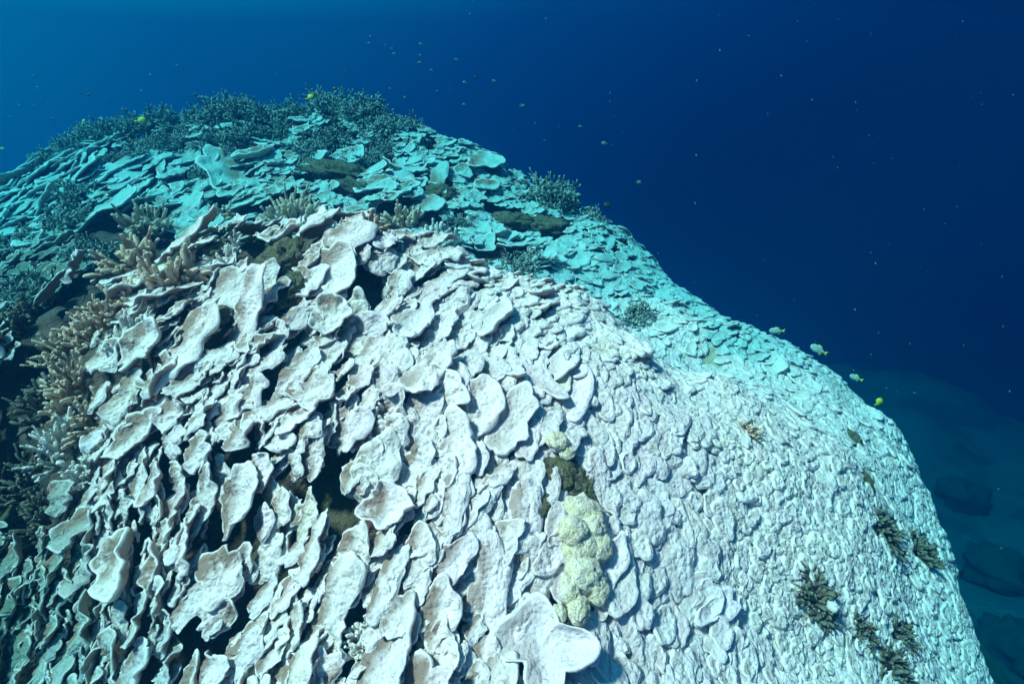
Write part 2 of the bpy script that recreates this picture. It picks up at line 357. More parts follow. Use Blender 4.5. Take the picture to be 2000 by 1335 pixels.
# ------------------------------------------------------------------ reef rock under the corals
EX, EY, EZ = Gx, Gy, Hh
st = 1
PR = np.c_[Gx.ravel(), Gy.ravel(), Hh.ravel()]
pu, pv, pd = proj(PR)
zz, _ = zone(PR, False)
gap = zz[:, 3]; pale = np.clip((.035-gap)/.02, 0, 1)
N3 = normal(PR[:, 0], PR[:, 1])
detail = fbm(PR*11, 4, 31)*.022*np.clip(gap/.06, .25, 1.3)
RK = PR-N3*(gap+.012)[:, None]+N3*detail[:, None]
reef = build('reef_rock', RK, grid_quads(NX, NY), [], M_ROCK, attrs=[('pale', pale)])
tag(reef, 'dark rock mound of the reef under the coral colonies', 'rock', kind='structure')
print('rock', round(time.time()-T0, 1))

# ------------------------------------------------------------------ things that sit between the plates (pixel spots used for both exclusion and building)
# branching corals: u, v, radius px, finger thickness px, kind, branches, label
BR = [
 (330,515,62,11,'tan',22,'largest tan finger coral cluster, standing above the leafy plates at upper left'),
 (250,480,52,10,'tan',18,'tan finger coral just left of the largest tan cluster'),
 (290,425,42,8,'tan',16,'slender pinkish tan finger coral behind the largest tan cluster'),
 (215,575,48,10,'tan',15,'tan finger coral downhill of the largest tan cluster, leaning left'),
 (160,620,46,9,'tan',14,'pinkish finger coral at the dark upper left edge of the leafy plates'),
 (232,655,44,10,'bleach',12,'pale tan finger coral touching the leafy plates on the left'),
 (95,660,44,8,'tan',14,'small olive tan finger coral high in the dark left margin'),
 (110,745,50,9,'tan',16,'tan finger coral in the middle of the dark left margin'),
 (50,770,46,8,'dark',15,'dim olive finger coral by the left picture edge beside tan fingers'),
 (150,810,40,9,'tan',12,'short tan finger coral beside curled white plates on the left'),
 (75,860,46,8,'bleach',15,'greyish finger coral low in the dark left margin'),
 (25,930,46,7,'dark',16,'dark green finger coral low on the left edge of the reef'),
 (130,915,38,8,'bleach',12,'pale knobbed finger coral just above the lowest left leafy plates'),
 (50,1010,44,7,'dark',14,'fine dark branching coral above the dim green plates at lower left'),
 (428,470,34,8,'bleach',7,'four upright pale fingers standing beside the upper leafy plates'),
 (430,405,30,7,'tan',10,'small tan coral tuft on the front crest left of the comb of fingers'),
 (565,405,50,8,'tan',22,'comb of upright tan fingers along the middle of the front crest'),
 (655,425,24,7,'bleach',7,'few short pale fingers between comb coral and large white plate'),
 (740,425,36,9,'tan',10,'tan finger coral on the front crest behind the dark hollow'),
 (790,415,38,8,'tan',12,'antler shaped tan coral on the front crest against turquoise plates'),
 (870,455,34,10,'bleach',10,'stubby pale finger coral at the right end of the front crest'),
 (20,610,46,8,'dark',16,'dark finger coral high on the left edge below the ridge'),
 (715,815,36,13,'bleach',9,'smooth cream finger coral nestled among knobbly plates in the middle'),
 (690,1240,38,9,'bleach',16,'small pale knobbed coral in the dark hollow at the bottom'),
 (765,1250,36,9,'dark',13,'blurred bluish knobbed coral beneath folded plates at the bottom'),
 (820,1300,34,8,'dark',12,'dim green knobbed coral at the bottom beside the large smooth plate'),
 (1595,1165,46,9,'dark',26,'dark olive branching coral holding one white stub on the pale slope'),
 (1735,1030,42,8,'dark',24,'olive branching coral high on the pale right slope'),
 (1800,1065,36,8,'dark',20,'olive branching coral on the right outline of the slope'),
 (1690,1230,30,8,'dark',14,'small dark branching coral between the two lowest slope thickets'),
 (1765,1230,34,8,'dark',18,'dark branching coral on the lower right slope below bare white crust'),
 (1750,1300,42,9,'dark',20,'lowest dark branching coral at the right bottom of the slope'),
 (1468,835,20,10,'tan',6,'tiny tan finger coral in a dark pit of the pale slope'),
 (1015,505,34,6,'bush',18,'thin dull branching coral where front crest meets the turquoise plates'),
 (1245,610,26,6,'bush',14,'dark green tuft in the notch between front mound and pale slope'),
 (1080,365,44,6,'bush',46,'dark round staghorn bush standing on the right ridge outline'),
 (1160,400,24,5,'bush',22,'small staghorn bush right of the dark round bush on the ridge'),
 (88,300,26,5,'bush',22,'lowest left bush of the ridge crest'),
 (140,272,30,5,'bush',24,'second bush from the left on the ridge crest'),
 (195,250,34,5,'bush',28,'ridge crest bush behind the left yellow fish'),
 (245,240,32,5,'bush',26,'ridge crest bush just behind the bright yellow fish'),
 (305,220,38,5,'bush',30,'tall ridge bush right of the bright yellow fish'),
 (350,225,30,5,'bush',24,'ridge bush left of the crest summit'),
 (405,205,36,5,'bush',30,'ridge bush with a raised tuft near the summit'),
 (460,205,34,5,'bush',30,'rounded ridge bush at the left of the summit'),
 (515,210,30,5,'bush',24,'low ridge bush in the dip left of the yellow fish on top'),
 (580,205,30,5,'bush',26,'dark ridge bush under the topmost yellow fish'),
 (650,200,42,5,'bush',36,'widest pale tipped ridge bush right of the topmost yellow fish'),
 (705,212,40,5,'bush',32,'pale tipped ridge bush on the right shoulder of the summit'),
 (750,240,34,5,'bush',24,'right end bush of the ridge crest thicket'),
 (650,262,36,6,'bush',24,'turquoise branching coral below the widest ridge bush'),
 (600,285,30,6,'bush',20,'turquoise branching coral above the dark dead table'),
 (480,248,32,5,'bush',24,'second row bush below the rounded summit bush'),
 (420,262,32,5,'bush',24,'second row bush above the long shelving plates'),
 (540,245,28,5,'bush',20,'second row bush in the saddle of the ridge'),
 (345,262,30,5,'bush',22,'second row bush left of the single upright plate'),
 (285,280,30,5,'bush',22,'bush beneath the bright yellow fish'),
 (710,300,28,6,'bush',16,'branching coral beside the black hollow on the ridge'),
 (800,235,26,4,'bush',16,'low bush on the right ridge shoulder beyond the thicket'),
 (150,375,32,6,'bush',20,'lone dark bush high on the turquoise left flank'),
 (130,425,36,6,'bush',24,'lone dark bush in the middle of the turquoise left flank'),
 (170,490,32,6,'bush',20,'dark bush between turquoise flank and tan fingers'),
 (40,560,44,6,'bush',30,'shadowy bush at the foot of the turquoise left flank'),
 (15,480,34,6,'bush',22,'shadowy bush at the left edge of the turquoise flank'),
 (640,305,22,6,'bush',14,'small branching tuft just above the dark dead table'),
 (450,292,22,6,'bush',14,'small turquoise tuft between long shelving ridge plates'),
 (745,282,24,6,'bush',16,'turquoise tuft left of the shelving plates on the ridge shoulder'),
 (385,335,20,6,'bush',12,'small dull tuft on the ridge behind the front crest'),
 (215,300,24,6,'bush',14,'dull tuft high on the turquoise left flank below the crest'),
 (905,425,22,6,'bush',12,'dull tuft beneath the protruding shelves'),
 (1830,1085,18,6,'dark',10,'small yellowish tuft on the right outline of the slope'),
]
# algae covered lumps: u, v, rx px, ry px, label
AL = [
 (548,500,30,34,'olive algae covered dead coral between the upper leafy plates'),
 (560,560,24,30,'pitted dead coral rock below the olive algae patch'),
 (412,612,26,16,'small bright olive algae patch under a white plate'),
 (415,480,18,16,'small olive stone beside the upright pale fingers'),
 (1105,925,36,26,'dark olive dead coral above the yellow fading coral'),
 (1140,955,30,26,'mottled brown dead coral touching shingled plates in the centre'),
 (1062,985,22,24,'shaded brown dead coral left of the yellow fading coral'),
 (660,335,52,26,'dark dead table coral on the turquoise ridge'),
 (690,365,40,18,'dark ledge below the dead table coral'),
 (1000,430,34,26,'greenish dead coral below the shelving plates'),
 (1075,440,34,24,'green brown dead coral left of the scalloped plates'),
 (860,375,26,20,'shaded dead coral under the shelving plates'),
 (1695,938,12,12,'small dark lump standing in for a shaded hole in the upper pale slope'),
 (1670,855,12,12,'small dark lump standing in for a shaded hole near the slope outline'),  # this and the lump before: dark colour added where only shaded holes lie
]
YL = [(1128,1000,30,22),(1110,1040,24,22),(1150,1030,22,22),(1125,1075,34,26),(1160,1070,22,24),(1130,1125,32,28),(1155,1150,22,26),(1105,1160,18,22),(1120,1195,18,22),(1085,1205,12,14),(1082,870,18,16),(1100,890,14,14),(1022,780,8,8)]
HOLES = [(705,560,26,26),(690,545,22,18),(760,590,14,12),(640,870,18,26),(470,1170,26,18),(380,1240,30,40),(560,1110,18,24),(700,1190,22,14),(870,1200,22,14),(250,960,14,18),(640,1000,24,16),(740,295,16,28),(1010,1310,10,8),(325,850,14,20),(510,750,16,14),(420,320,14,10)]
excl = [(u, v, r*.62, r*.62) for u, v, r, *_ in BR if v > 300 or True]+[(u, v+2, a*.8, b*.8) for u, v, a, b, _ in AL]+[(u, v, a*.85, b*.85) for u, v, a, b in YL]+[(a, b, c*1.1, e*1.1) for a, b, c, e in HOLES]
BARE = [(85,650,70,70),(50,780,90,90),(150,720,40,60),(50,910,90,70),(130,900,40,60),(40,1010,50,40),(240,470,90,55),(180,580,60,50),(330,510,55,40),(565,405,48,18),(780,425,70,14),(870,455,20,14)]
excl += BARE
excl = np.array(excl)

# ------------------------------------------------------------------ plates placed by hand: u, v, R px, W px, rim direction, tilt
HERO = [
 (943,1141,45,88,-3,24),(1030,1113,38,66,12,20),(684,1081,38,58,0,28),(640,1160,48,78,-8,22),(747,1134,34,68,-20,30),(810,1078,36,52,-5,28),(1037,1268,86,74,2,10),(998,1222,30,54,-10,22),
 (850,1190,40,68,-10,28),(712,912,52,74,-8,24),(878,962,36,64,-5,24),(1013,1000,38,70,-12,20),(1018,925,38,44,-20,22),(749,990,48,44,-20,24),(925,1035,28,50,-5,24),(1160,1250,25,56,5,14),(1256,1275,25,60,0,13),
 (434,1205,36,37,140,12),(470,1268,34,50,-25,24),(425,1112,44,56,-50,24),(355,1083,22,48,0,40),(305,1110,18,50,5,45),(395,972,26,72,-8,34),(462,975,34,72,-5,28),(503,920,28,40,-8,32),
 (515,1085,30,58,-5,34),(545,990,22,38,0,36),(593,1005,24,52,-8,26),(237,1095,44,50,-20,30),(165,1210,34,46,-20,38),(112,965,28,32,-20,30),(265,1290,40,42,-20,32),(410,1305,34,36,-20,34),(640,1318,36,34,120,12),
 (432,553,40,62,-40,20),(494,548,26,58,-40,24),(280,665,28,56,-35,30),(240,770,26,54,-32,32),(330,800,34,32,-40,28),(600,755,42,42,-45,22),(465,845,28,40,-15,28),(330,855,24,34,-25,30),(205,690,30,30,-60,20),
 (637,520,44,58,-42,18),(560,630,25,46,-40,30),(642,612,38,40,-45,24),(918,803,44,86,-20,20),(990,823,38,76,-15,20),(827,722,44,46,-35,20),(722,683,30,42,-30,26),(795,630,40,42,-45,20),(828,572,30,30,-40,22),
 (887,662,28,34,-35,22),(905,720,28,42,-30,20),(1084,762,24,30,-25,18),(1075,800,24,22,-10,18),(820,806,36,50,-10,22),(660,455,36,48,-45,20),(735,500,30,30,-50,26),(790,490,26,34,-50,26),(590,545,30,40,-40,24),
 (380,880,30,36,-20,32),(540,850,30,36,-25,28),(300,940,20,44,-15,40),(210,920,18,40,-15,45),(560,740,28,34,-40,28),(560,305,24,46,-55,14),(500,290,20,30,-58,16),(620,330,22,26,-80,10),(470,350,30,38,-52,14),(400,310,24,32,-55,16),
 (955,385,20,20,-70,30),(925,350,24,22,-70,28),(880,330,26,26,-60,24),(1000,360,22,28,-60,22),(1100,470,28,26,-45,18),(1210,520,22,26,-40,20),(1180,470,22,22,-45,18),(840,370,26,34,-60,20),(780,370,30,40,-50,18),
 (1385,700,26,34,-20,10),(1240,1195,24,30,0,14),(1170,1180,22,30,0,14),(1300,940,26,30,-15,12),(1080,1020,20,44,-15,22),
]

# ------------------------------------------------------------------ scatter plates
hero = np.array(HERO, float)
hp, hd = at(hero[:, 0], hero[:, 1]); k = ~np.isnan(hd); hero, hp, hd = hero[k], hp[k], hd[k]
nc = 90000
cu = rng.uniform(-120, 2050, nc); cv = rng.uniform(170, 1480, nc)
cd = cast(cu, cv); k = ~np.isnan(cd); C1 = P(cu[k], cv[k], cd[k])
nb = 80000
bx = rng.uniform(-4.5, 2.6, nb); by = rng.uniform(.05, 5.6, nb); C2 = np.c_[bx, by, height(bx, by)]
cand = np.concatenate([C1, C2]); rng.shuffle(cand)
zc, ci = zone(cand); nn = normal(cand[:, 0], cand[:, 1])
u_, v_, d_ = proj(cand)
keep = (cand[:, 2] > -3.0) & (d_ > .2)
# drop steep far backs and what lies well out of sight
keep &= ~((u_ < -500) | (u_ > 2400) | (v_ > 1800))
ex = np.zeros(len(cand), bool)
rpx = np.minimum(zc[:, 0]*1000/np.maximum(d_, .2)*.55, 18)
for (eu, ev, ea, eb) in excl:
    near = (((u_-eu)/(ea+rpx))**2+((v_-ev)/(eb+rpx))**2) < 1
    ex |= near
hn_ = fbm(cand*7, 2, 55)
keep &= ~((hn_ > .33) & (zc[:, 3] > .035) & (d_ > 2.1) & (v_ < 520))
keep &= ~ex & ~((hn_ > .44) & (zc[:, 3] > .06) & (d_ < 2))
cand, zc, ci, nn, u_, v_, d_ = [a[keep] for a in (cand, zc, ci, nn, u_, v_, d_)]
dens = np.where(rng.random(len(cand)) < .5, 1., 1.)
leafy = np.clip((zc[:, 3]-.03)/.05, 0, 1)
size = zc[:, 0]*np.exp(rng.normal(0, .28, len(cand)))*(1+.25*leafy)
size = np.clip(size, .5*zc[:, 0], 2.2*zc[:, 0])
far_ = np.clip((d_-2.2)/.5, 0, 1); near_ = 1-far_; slope_ = np.clip((1.55-np.abs(zc[:, 5]-1.75)*0-1.0)*0+(zc[:, 5]-1.5)/.15, 0, 1)*(d_ < 2.6)
size *= np.exp(rng.normal(0, .26, len(cand))*far_)*(1-.22*far_*(u_ < 900))*np.where((v_ < 300) & (d_ > 2.5), .72, 1.)
asp = zc[:, 1]*np.exp(rng.normal(0, .18, len(cand)))*(1-.2*far_)
def frames(n, t):
    t = t-n*(n*t).sum(-1, keepdims=True); t /= np.linalg.norm(t, axis=-1, keepdims=True)+1e-9
    return t, np.cross(n, t)
dirv = zc[:, 9:12]
sw = fbm(cand*5, 2, 77)*.6+rng.normal(0, .28, len(cand))*(1+1.6*far_+1.6*slope_)
tt, bb = frames(nn, dirv)
tt, bb = tt*np.cos(sw)[:, None]+bb*np.sin(sw)[:, None], bb*np.cos(sw)[:, None]-tt*np.sin(sw)[:, None]

ht, hz_, hc = None, *zone(hp)
hn = normal(hp[:, 0], hp[:, 1]); ha = np.radians(hero[:, 4])
hT, hB = frames(hn, np.cos(ha)[:, None]*RT+np.sin(ha)[:, None]*UP)
hR = hero[:, 2]*hd/1000*np.where(hd > 2.1, .72, .95); hA = hero[:, 3]/hero[:, 2]
# heroes shorten in the view where the surface tips away; give them their size back
vd = hp/np.linalg.norm(hp, axis=1, keepdims=True)
fore = np.sqrt(1-np.clip((hT*vd).sum(1)**2, 0, .75)); foreb = np.sqrt(1-np.clip((hB*vd).sum(1)**2, 0, .75))
hW = hR*hA/foreb; hR = hR/fore; hA = hW/hR

cell = .09; grid = {}
acc = []
def put(p, i): grid.setdefault((int(p[0]//cell), int(p[1]//cell)), []).append(i)
PX, PT, PB, PS, PA = [], [], [], [], []
for i in range(len(hp)):
    PX.append(hp[i]); PT.append(hT[i]); PB.append(hB[i]); PS.append(hR[i]); PA.append(hA[i]); put(hp[i], i)
SPT, SPB = .92, 1.02
for i in range(len(cand)):
    p = cand[i]; gx_, gy_ = int(p[0]//cell), int(p[1]//cell); s = size[i]; a = asp[i]; ok = True
    rr = 1 if s < .06 else 2
    for dx in range(-rr, rr+1):
        for dy in range(-rr, rr+1):
            for j in grid.get((gx_+dx, gy_+dy), ()):
                e = p-PX[j]; m = .5*(s+PS[j])
                if j < len(hp): m = max(m, PS[j])*1.12
                lf = 1+.62*leafy[i]*near_[i]; x = e@PT[j]/(m*SPT*lf); y = e@PB[j]/(m*SPB*(.97 if leafy[i] > .5 else 1)*.5*(a+PA[j]))
                if x*x+y*y < 1: ok = False; break
            if not ok: break
        if not ok: break
    if ok:
        PX.append(p); PT.append(tt[i]); PB.append(bb[i]); PS.append(s); PA.append(a); put(p, len(PX)-1); acc.append(i)
SEC = len(PX)
for i in np.where((leafy > .4) & (rng.random(len(cand)) < .04))[0]:
    p = cand[i]; gx_, gy_ = int(p[0]//cell), int(p[1]//cell); s = size[i]*.55; a = asp[i]*.9; ok = True
    for dx in (-1, 0, 1):
        for dy in (-1, 0, 1):
            for j in grid.get((gx_+dx, gy_+dy), ()):
                e = p-PX[j]; m = .5*(s+PS[j])*.62
                if e@e < m*m: ok = False; break
            if not ok: break
        if not ok: break
    if ok:
        PX.append(p); PT.append(tt[i]); PB.append(bb[i]); PS.append(s); PA.append(a); put(p, len(PX)-1); acc.append(i)
print('second layer', len(PX)-SEC)
acc = np.array(acc); nh = len(hp)
X = np.array(PX); T = np.array(PT); B = np.array(PB); RS = np.array(PS); AS = np.array(PA)
N = np.cross(T, B)
ZN = np.concatenate([hz_, zc[acc]])
# the terraces on the near side of the mound and on the ridge face outwards, down the slope
lean = np.clip((ZN[:, 3]-.03)/.05, 0, 1)*np.clip((X[:, 1]-.3)/.8, 0, 1)*np.interp(X[:, 1], [2.1, 2.3, 3.1, 3.5], [.45, .30, .22, .03])
N = N+lean[:, None]*np.array((.02, -.62, .10)); N /= np.linalg.norm(N, axis=1, keepdims=True)
T = T-N*(N*T).sum(1)[:, None]; T /= np.linalg.norm(T, axis=1)[:, None]; B = np.cross(N, T)
roll = np.clip(rng.normal(0, 1, len(X)), -1.6, 1.6)*np.where(X[:, 1] > 2.1, .05, .06+.12*np.clip((ZN[:, 3]-.03)/.05, 0, 1)); roll[:len(hp)] *= .5
B = B*np.cos(roll)[:, None]+N*np.sin(roll)[:, None]; N = np.cross(T, B)
CI = np.concatenate([hc, ci[acc]])
TI = np.concatenate([np.radians(hero[:, 5]*.45), np.radians(ZN[nh:, 2]+rng.normal(0, 7, len(acc))-5*np.clip((zc[acc, 5]-1.5)/.15, 0, 1))])
pu, pv, pd = proj(X)
vd = cast(np.clip(pu, -400, 2400), np.clip(pv, -100, 1700))
seen = ((np.isnan(vd)) | (vd > pd-.12)) & (pu > -60) & (pu < 2060) & (pv > 100) & (pv < 1400)
pxs = RS*1000/pd
print('plates', len(X), 'seen', int(seen.sum()), round(time.time()-T0, 1))

RAISE = np.where(np.arange(len(X)) < nh, np.where(pd > 1.45, .0, .14), rng.uniform(-.12, .15, len(X))*np.where(ZN[:, 3] > .05, 1, .4))
RAISE[SEC:] = rng.uniform(-.9, -.2, len(X)-SEC)
def disc_topology(K, SG):
    """rings 1..K on top, one edge ring, three rings beneath, two centres"""
    q = []; 
    nr = K+1+3
    def ri(r, s): return 1+r*SG+(s % SG)
    for r in range(nr-1):
        for s in range(SG): q.append((ri(r, s), ri(r+1, s), ri(r+1, s+1), ri(r, s+1)))
    tr = [(0, ri(0, s), ri(0, s+1)) for s in range(SG)]
    last = 1+nr*SG
    tr += [(last, ri(nr-1, s+1), ri(nr-1, s)) for s in range(SG)]
    return np.array(q, np.int32), np.array(tr, np.int32), last+1
def make_discs(idx, K, SG):
    n = len(idx); q, tr, nv = disc_topology(K, SG)
    th = np.linspace(0, 2*np.pi, SG, endpoint=False)
    rt = (np.arange(1, K+1)/K)**.85
    R = RS[idx]; Wd = R*AS[idx]; til = TI[idx]; lumpy = ZN[idx, 4]; thick = np.clip(R*.075, .0024, .0065)*ZN[idx, 5]**1.8
    lf_ = np.clip((ZN[idx, 3]-.03)/.05, 0, 1); lumpy = np.where(lf_ > .3, np.maximum(lumpy, .85), lumpy*.52)*np.where(R > .075, .45, 1); seed = rng.uniform(0, 100, n); leaf = np.clip((ZN[idx, 3]-.03)/.05, 0, 1); edge_l = np.clip((ZN[idx, 2]-19)/6, 0, 1)
    # lobed outline
    out = np.ones((n, SG))
    for kk in (2, 3, 4):
        out += (rng.normal(0, 1, n)*.085*(3/kk)**.5)[:, None]*np.cos(kk*th[None]+rng.uniform(0, 6.28, n)[:, None])
    # convex scallops with sharp notches between them, unevenly spaced
    warp = th[None]+.45*np.sin(th[None]+rng.uniform(0, 6.28, n)[:, None])+.25*np.sin(2*th[None]+rng.uniform(0, 6.28, n)[:, None])
    for lo_, hi_, am in ((3, 6, .24), (6, 10, .075)):
        kk = rng.integers(lo_, hi_, n)[:, None]
        out += (am*rng.uniform(.5, 1.4, n))[:, None]*(np.abs(np.cos(kk*warp/2+rng.uniform(0, 3.14, n)[:, None]))-.64)
    out = np.clip(out, .5, 1.5)
    ruf = np.zeros((n, SG))
    for kk in (2, 3, 5, 7):
        ruf += (rng.normal(0, 1, n)*(.5 if kk < 5 else .28))[:, None]*np.cos(kk*th[None]+rng.uniform(0, 6.28, n)[:, None])
    for kk in (4, 6, 8):
        ruf += (rng.normal(0, .30, n)*leaf)[:, None]*np.cos(kk*warp+rng.uniform(0, 6.28, n)[:, None])
    ruf = np.clip(ruf, -1.6, 1.6)*np.where(X[idx, 1] > 2.1, .65, 1.)[:, None]
    curl = (np.clip(rng.normal(.06, .16, n), -.2, .45))[:, None]
    steep = np.clip(til/ .6, .3, 1.6)[:, None]
    def lay(rho, dz, grow=0.):
        rr = rho*out+grow
        x = rr*np.cos(th)[None]*R[:, None]; y = rr*np.sin(th)[None]*Wd[:, None]
        z = (curl*rho**3+ruf*(.10*steep+(.045*leaf+.07*edge_l)[:, None])*rho**2.2)*R[:, None]
        # shelf arches: falls gently at the growth side
        z = z-.10*(np.clip(-x/R[:, None], 0, 2))**2*R[:, None]
        return x, y, z+dz
    xs, ys, zs, rh = [], [], [], []
    def add(l, r): xs.append(l[0]); ys.append(l[1]); zs.append(l[2]); rh.append(np.full((n, SG), r))
    c0 = np.zeros((n, 1))
    tk = thick[:, None]
    for r in rt:
        e = -tk*.35*(r > .98); add(lay(r, e), r)
    add(lay(1.0, -tk*1.0, grow=(tk/R[:, None])*.42), 1.2)
    for r in (.95, .72, .35): add(lay(r, -tk*(1.9 if r > .9 else 2.2)), 2.)
    xx = np.concatenate([c0]+xs+[c0], 1); yy = np.concatenate([c0]+ys+[c0], 1); z_ = np.concatenate([c0]+zs+[c0-2.2*tk], 1)
    rho = np.concatenate([c0]+rh+[c0+2], 1)
    xx = xx+.30*R[:, None]; z_ = z_+(RAISE[idx]*R)[:, None]
    ct, sn = np.cos(til)[:, None], np.sin(til)[:, None]
    X2 = xx*ct-z_*sn; Z2 = xx*sn+z_*ct
    L = X2[..., None]*T[idx][:, None]+yy[..., None]*B[idx][:, None]+Z2[..., None]*N[idx][:, None]
    Wp = L+X[idx][:, None]
    nrm = (N[idx]*np.cos(til)[:, None]-T[idx]*np.sin(til)[:, None])[:, None]
    sc = (1/R)[:, None, None]
    so = seed[:, None, None]
    f1 = vnoise(Wp*sc*1.6+so, 3); f2 = vnoise(Wp*sc*3.6+so*1.7, 4); f3 = vnoise(Wp*sc*8+so, 5)
    bil = 2.6*np.abs(vnoise(Wp*sc*2.1+so*.7, 9))-.8; bil2 = 2.6*np.abs(vnoise(Wp*sc*5.2+so*.9, 19))-.8
    amp = (f1*.09+f2*.025+bil*.085*lumpy[:, None]+bil2*.050*lumpy[:, None]+f3*.012*lumpy[:, None])*R[:, None]
    amp *= np.where(rho > 1.5, .8, 1)
    w1 = vnoise(Wp*sc*2.2+so*2.3, 11); w2 = vnoise(Wp*sc*2.2+so*3.1, 12); e1 = vnoise(Wp*sc*6+so*1.3, 13)
    L = L+nrm*amp[..., None]+T[idx][:, None]*((w1*.11+e1*.018)*R[:, None])[..., None]+B[idx][:, None]*(w2*.11*R[:, None])[..., None]
    root = np.clip((.42-xx/R[:, None])/.5, 0, 1)*(.35+.65*leaf)[:, None]  # mask of brown tissue and of the shade painted beside the gaps
    return L, rho, root, q, tr

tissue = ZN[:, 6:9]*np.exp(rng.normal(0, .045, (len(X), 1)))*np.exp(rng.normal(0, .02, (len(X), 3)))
for (u, v, c) in ((593,1005,(.75,.74,.63)),(1084,762,(.76,.74,.60)),(1350,770,(.45,.48,.36))):
    j = np.argmin(np.hypot(pu[:nh]-u, pv[:nh]-v))
    tissue[j] = c
LABELS = {
 'leafy_upper': ('plate_coral','bleached white leafy plate coral between the tan fingers and the front crest'),
 'leafy_left': ('plate_coral','bleached plate coral of narrow curled blades beside the dark left margin'),
 'leafy_shaded': ('plate_coral','curled plate coral coloured dim green and grey for shade in the lower left corner'),
 'leafy_middle': ('plate_coral','bleached white plate coral with deep black gaps at the lower left centre'),
 'knobbly': ('plate_coral','white knobbly plate coral between the front crest and the folded plates'),
 'folded': ('plate_coral','large folded lilac white plate coral left of the yellow fading coral'),
 'nodular': ('plate_coral','white nodular coral forming the right shoulder of the front crest'),
 'shingled': ('plate_coral','lilac white coral of tight overlapping shingles right of the yellow fading coral'),
 'slope_upper': ('plate_coral','pale encrusting scaly coral on the upper part of the right slope'),
 'slope_lower': ('plate_coral','white encrusting scaly coral around the dark thickets on the lower right slope'),
 'scalloped': ('plate_coral','turquoise tinted coral of round scallops right of the ridge notch'),
 'shelving': ('plate_coral','turquoise tinted coral of protruding shelves on the right ridge outline'),
 'ridge_middle': ('plate_coral','turquoise tinted plates around the dark dead table on the ridge'),
 'ridge_left': ('plate_coral','turquoise tinted sheet coral of long slanting plates on the left flank'),
}
score = pxs*seen+pxs*.001
ntri = 0
for c, cname in enumerate(colonies):
    m = np.where(CI == c)[0]
    if not len(m): continue
    order = m[np.argsort(-score[m])]
    cen = X[m[seen[m]]].mean(0) if seen[m].any() else X[m].mean(0)
    cen[2] = height(cen[0], cen[1])
    name, lab = LABELS[cname]
    root = tag(empty(name, cen), lab, 'coral', 'plate coral colonies covering the reef')
    top = order[:290]; top = top[(pxs[top] > 9) & seen[top]]
    rest = np.array([j for j in order if j not in set(top.tolist())], int)
    groups = []
    for lo, hi, K, SG in ((26, 1e9, 12, 54), (15, 26, 8, 30), (0, 15, 5, 20)):
        for part, isp in ((top, True), (rest, False)):
            s = part[(pxs[part]*np.where(seen[part], 1, .45) >= lo) & (pxs[part]*np.where(seen[part], 1, .45) < hi)] if len(part) else part
            if len(s): groups.append((s, K, SG, isp))
    sV, sQ, sT, sr, sb, sc_ = [], [], [], [], [], []; off = 0
    for s, K, SG, isp in groups:
        L, rho, rt_, q, tr = make_discs(s, K, SG); nv = L.shape[1]
        ntri += len(s)*(len(q)*2+len(tr))
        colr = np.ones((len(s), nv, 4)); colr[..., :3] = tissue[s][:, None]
        if isp:
            for a, j in enumerate(s):
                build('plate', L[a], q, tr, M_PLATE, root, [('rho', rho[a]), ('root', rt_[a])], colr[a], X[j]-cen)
        else:
            V = L+(X[s]-cen)[:, None]
            sV.append(V.reshape(-1, 3)); o = (np.arange(len(s))*nv+off)[:, None, None]
            sQ.append((q[None]+o).reshape(-1, 4)); sT.append((tr[None]+o).reshape(-1, 3)); off += len(s)*nv
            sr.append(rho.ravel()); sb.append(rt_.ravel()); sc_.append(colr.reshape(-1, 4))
    if sV:
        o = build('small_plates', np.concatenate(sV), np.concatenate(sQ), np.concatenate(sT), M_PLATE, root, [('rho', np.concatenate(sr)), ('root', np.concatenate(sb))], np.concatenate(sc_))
        o['kind'] = 'stuff'
print('plates built', ntri, 'tris', round(time.time()-T0, 1))

# ------------------------------------------------------------------ branching corals
def tube_path(ptsl, radii, sides, capn=2):
    """tapered tube with a round tip along a list of points"""
    p = np.array(ptsl); r = np.array(radii); V = []; Q = []; Tr = []; tip = []
    d = np.gradient(p, axis=0); d /= np.linalg.norm(d, axis=1, keepdims=True)+1e-9
    up = np.array((.3, .9, .2)); rows = []
    a0 = np.cross(d[0], up); a0 /= np.linalg.norm(a0)
    def ringat(c, dv, rad):
        nonlocal a0
        a0 = a0-dv*(a0@dv); a0 /= np.linalg.norm(a0); b0 = np.cross(dv, a0)
        th = np.arange(sides)*2*np.pi/sides
        return c+rad*(np.cos(th)[:, None]*a0+np.sin(th)[:, None]*b0)
    n = len(p); cum = np.linspace(0, 1, n)
    for i in range(n): V.append(ringat(p[i], d[i], r[i])); tip += [cum[i]]*sides
    for k in range(1, capn+1):
        a = k/(capn+1)*math.pi/2
        V.append(ringat(p[-1]+d[-1]*r[-1]*math.sin(a), d[-1], r[-1]*math.cos(a))); tip += [1.]*sides
    rows = len(V); V = np.concatenate(V); V = np.vstack([V, p[-1]+d[-1]*r[-1]]); tip.append(1.)
    for i in range(rows-1):
        for s in range(sides): Q.append((i*sides+s, i*sides+(s+1) % sides, (i+1)*sides+(s+1) % sides, (i+1)*sides+s))
    for s in range(sides): Tr.append(((rows-1)*sides+s, (rows-1)*sides+(s+1) % sides, rows*sides))
    return V, Q, Tr, tip
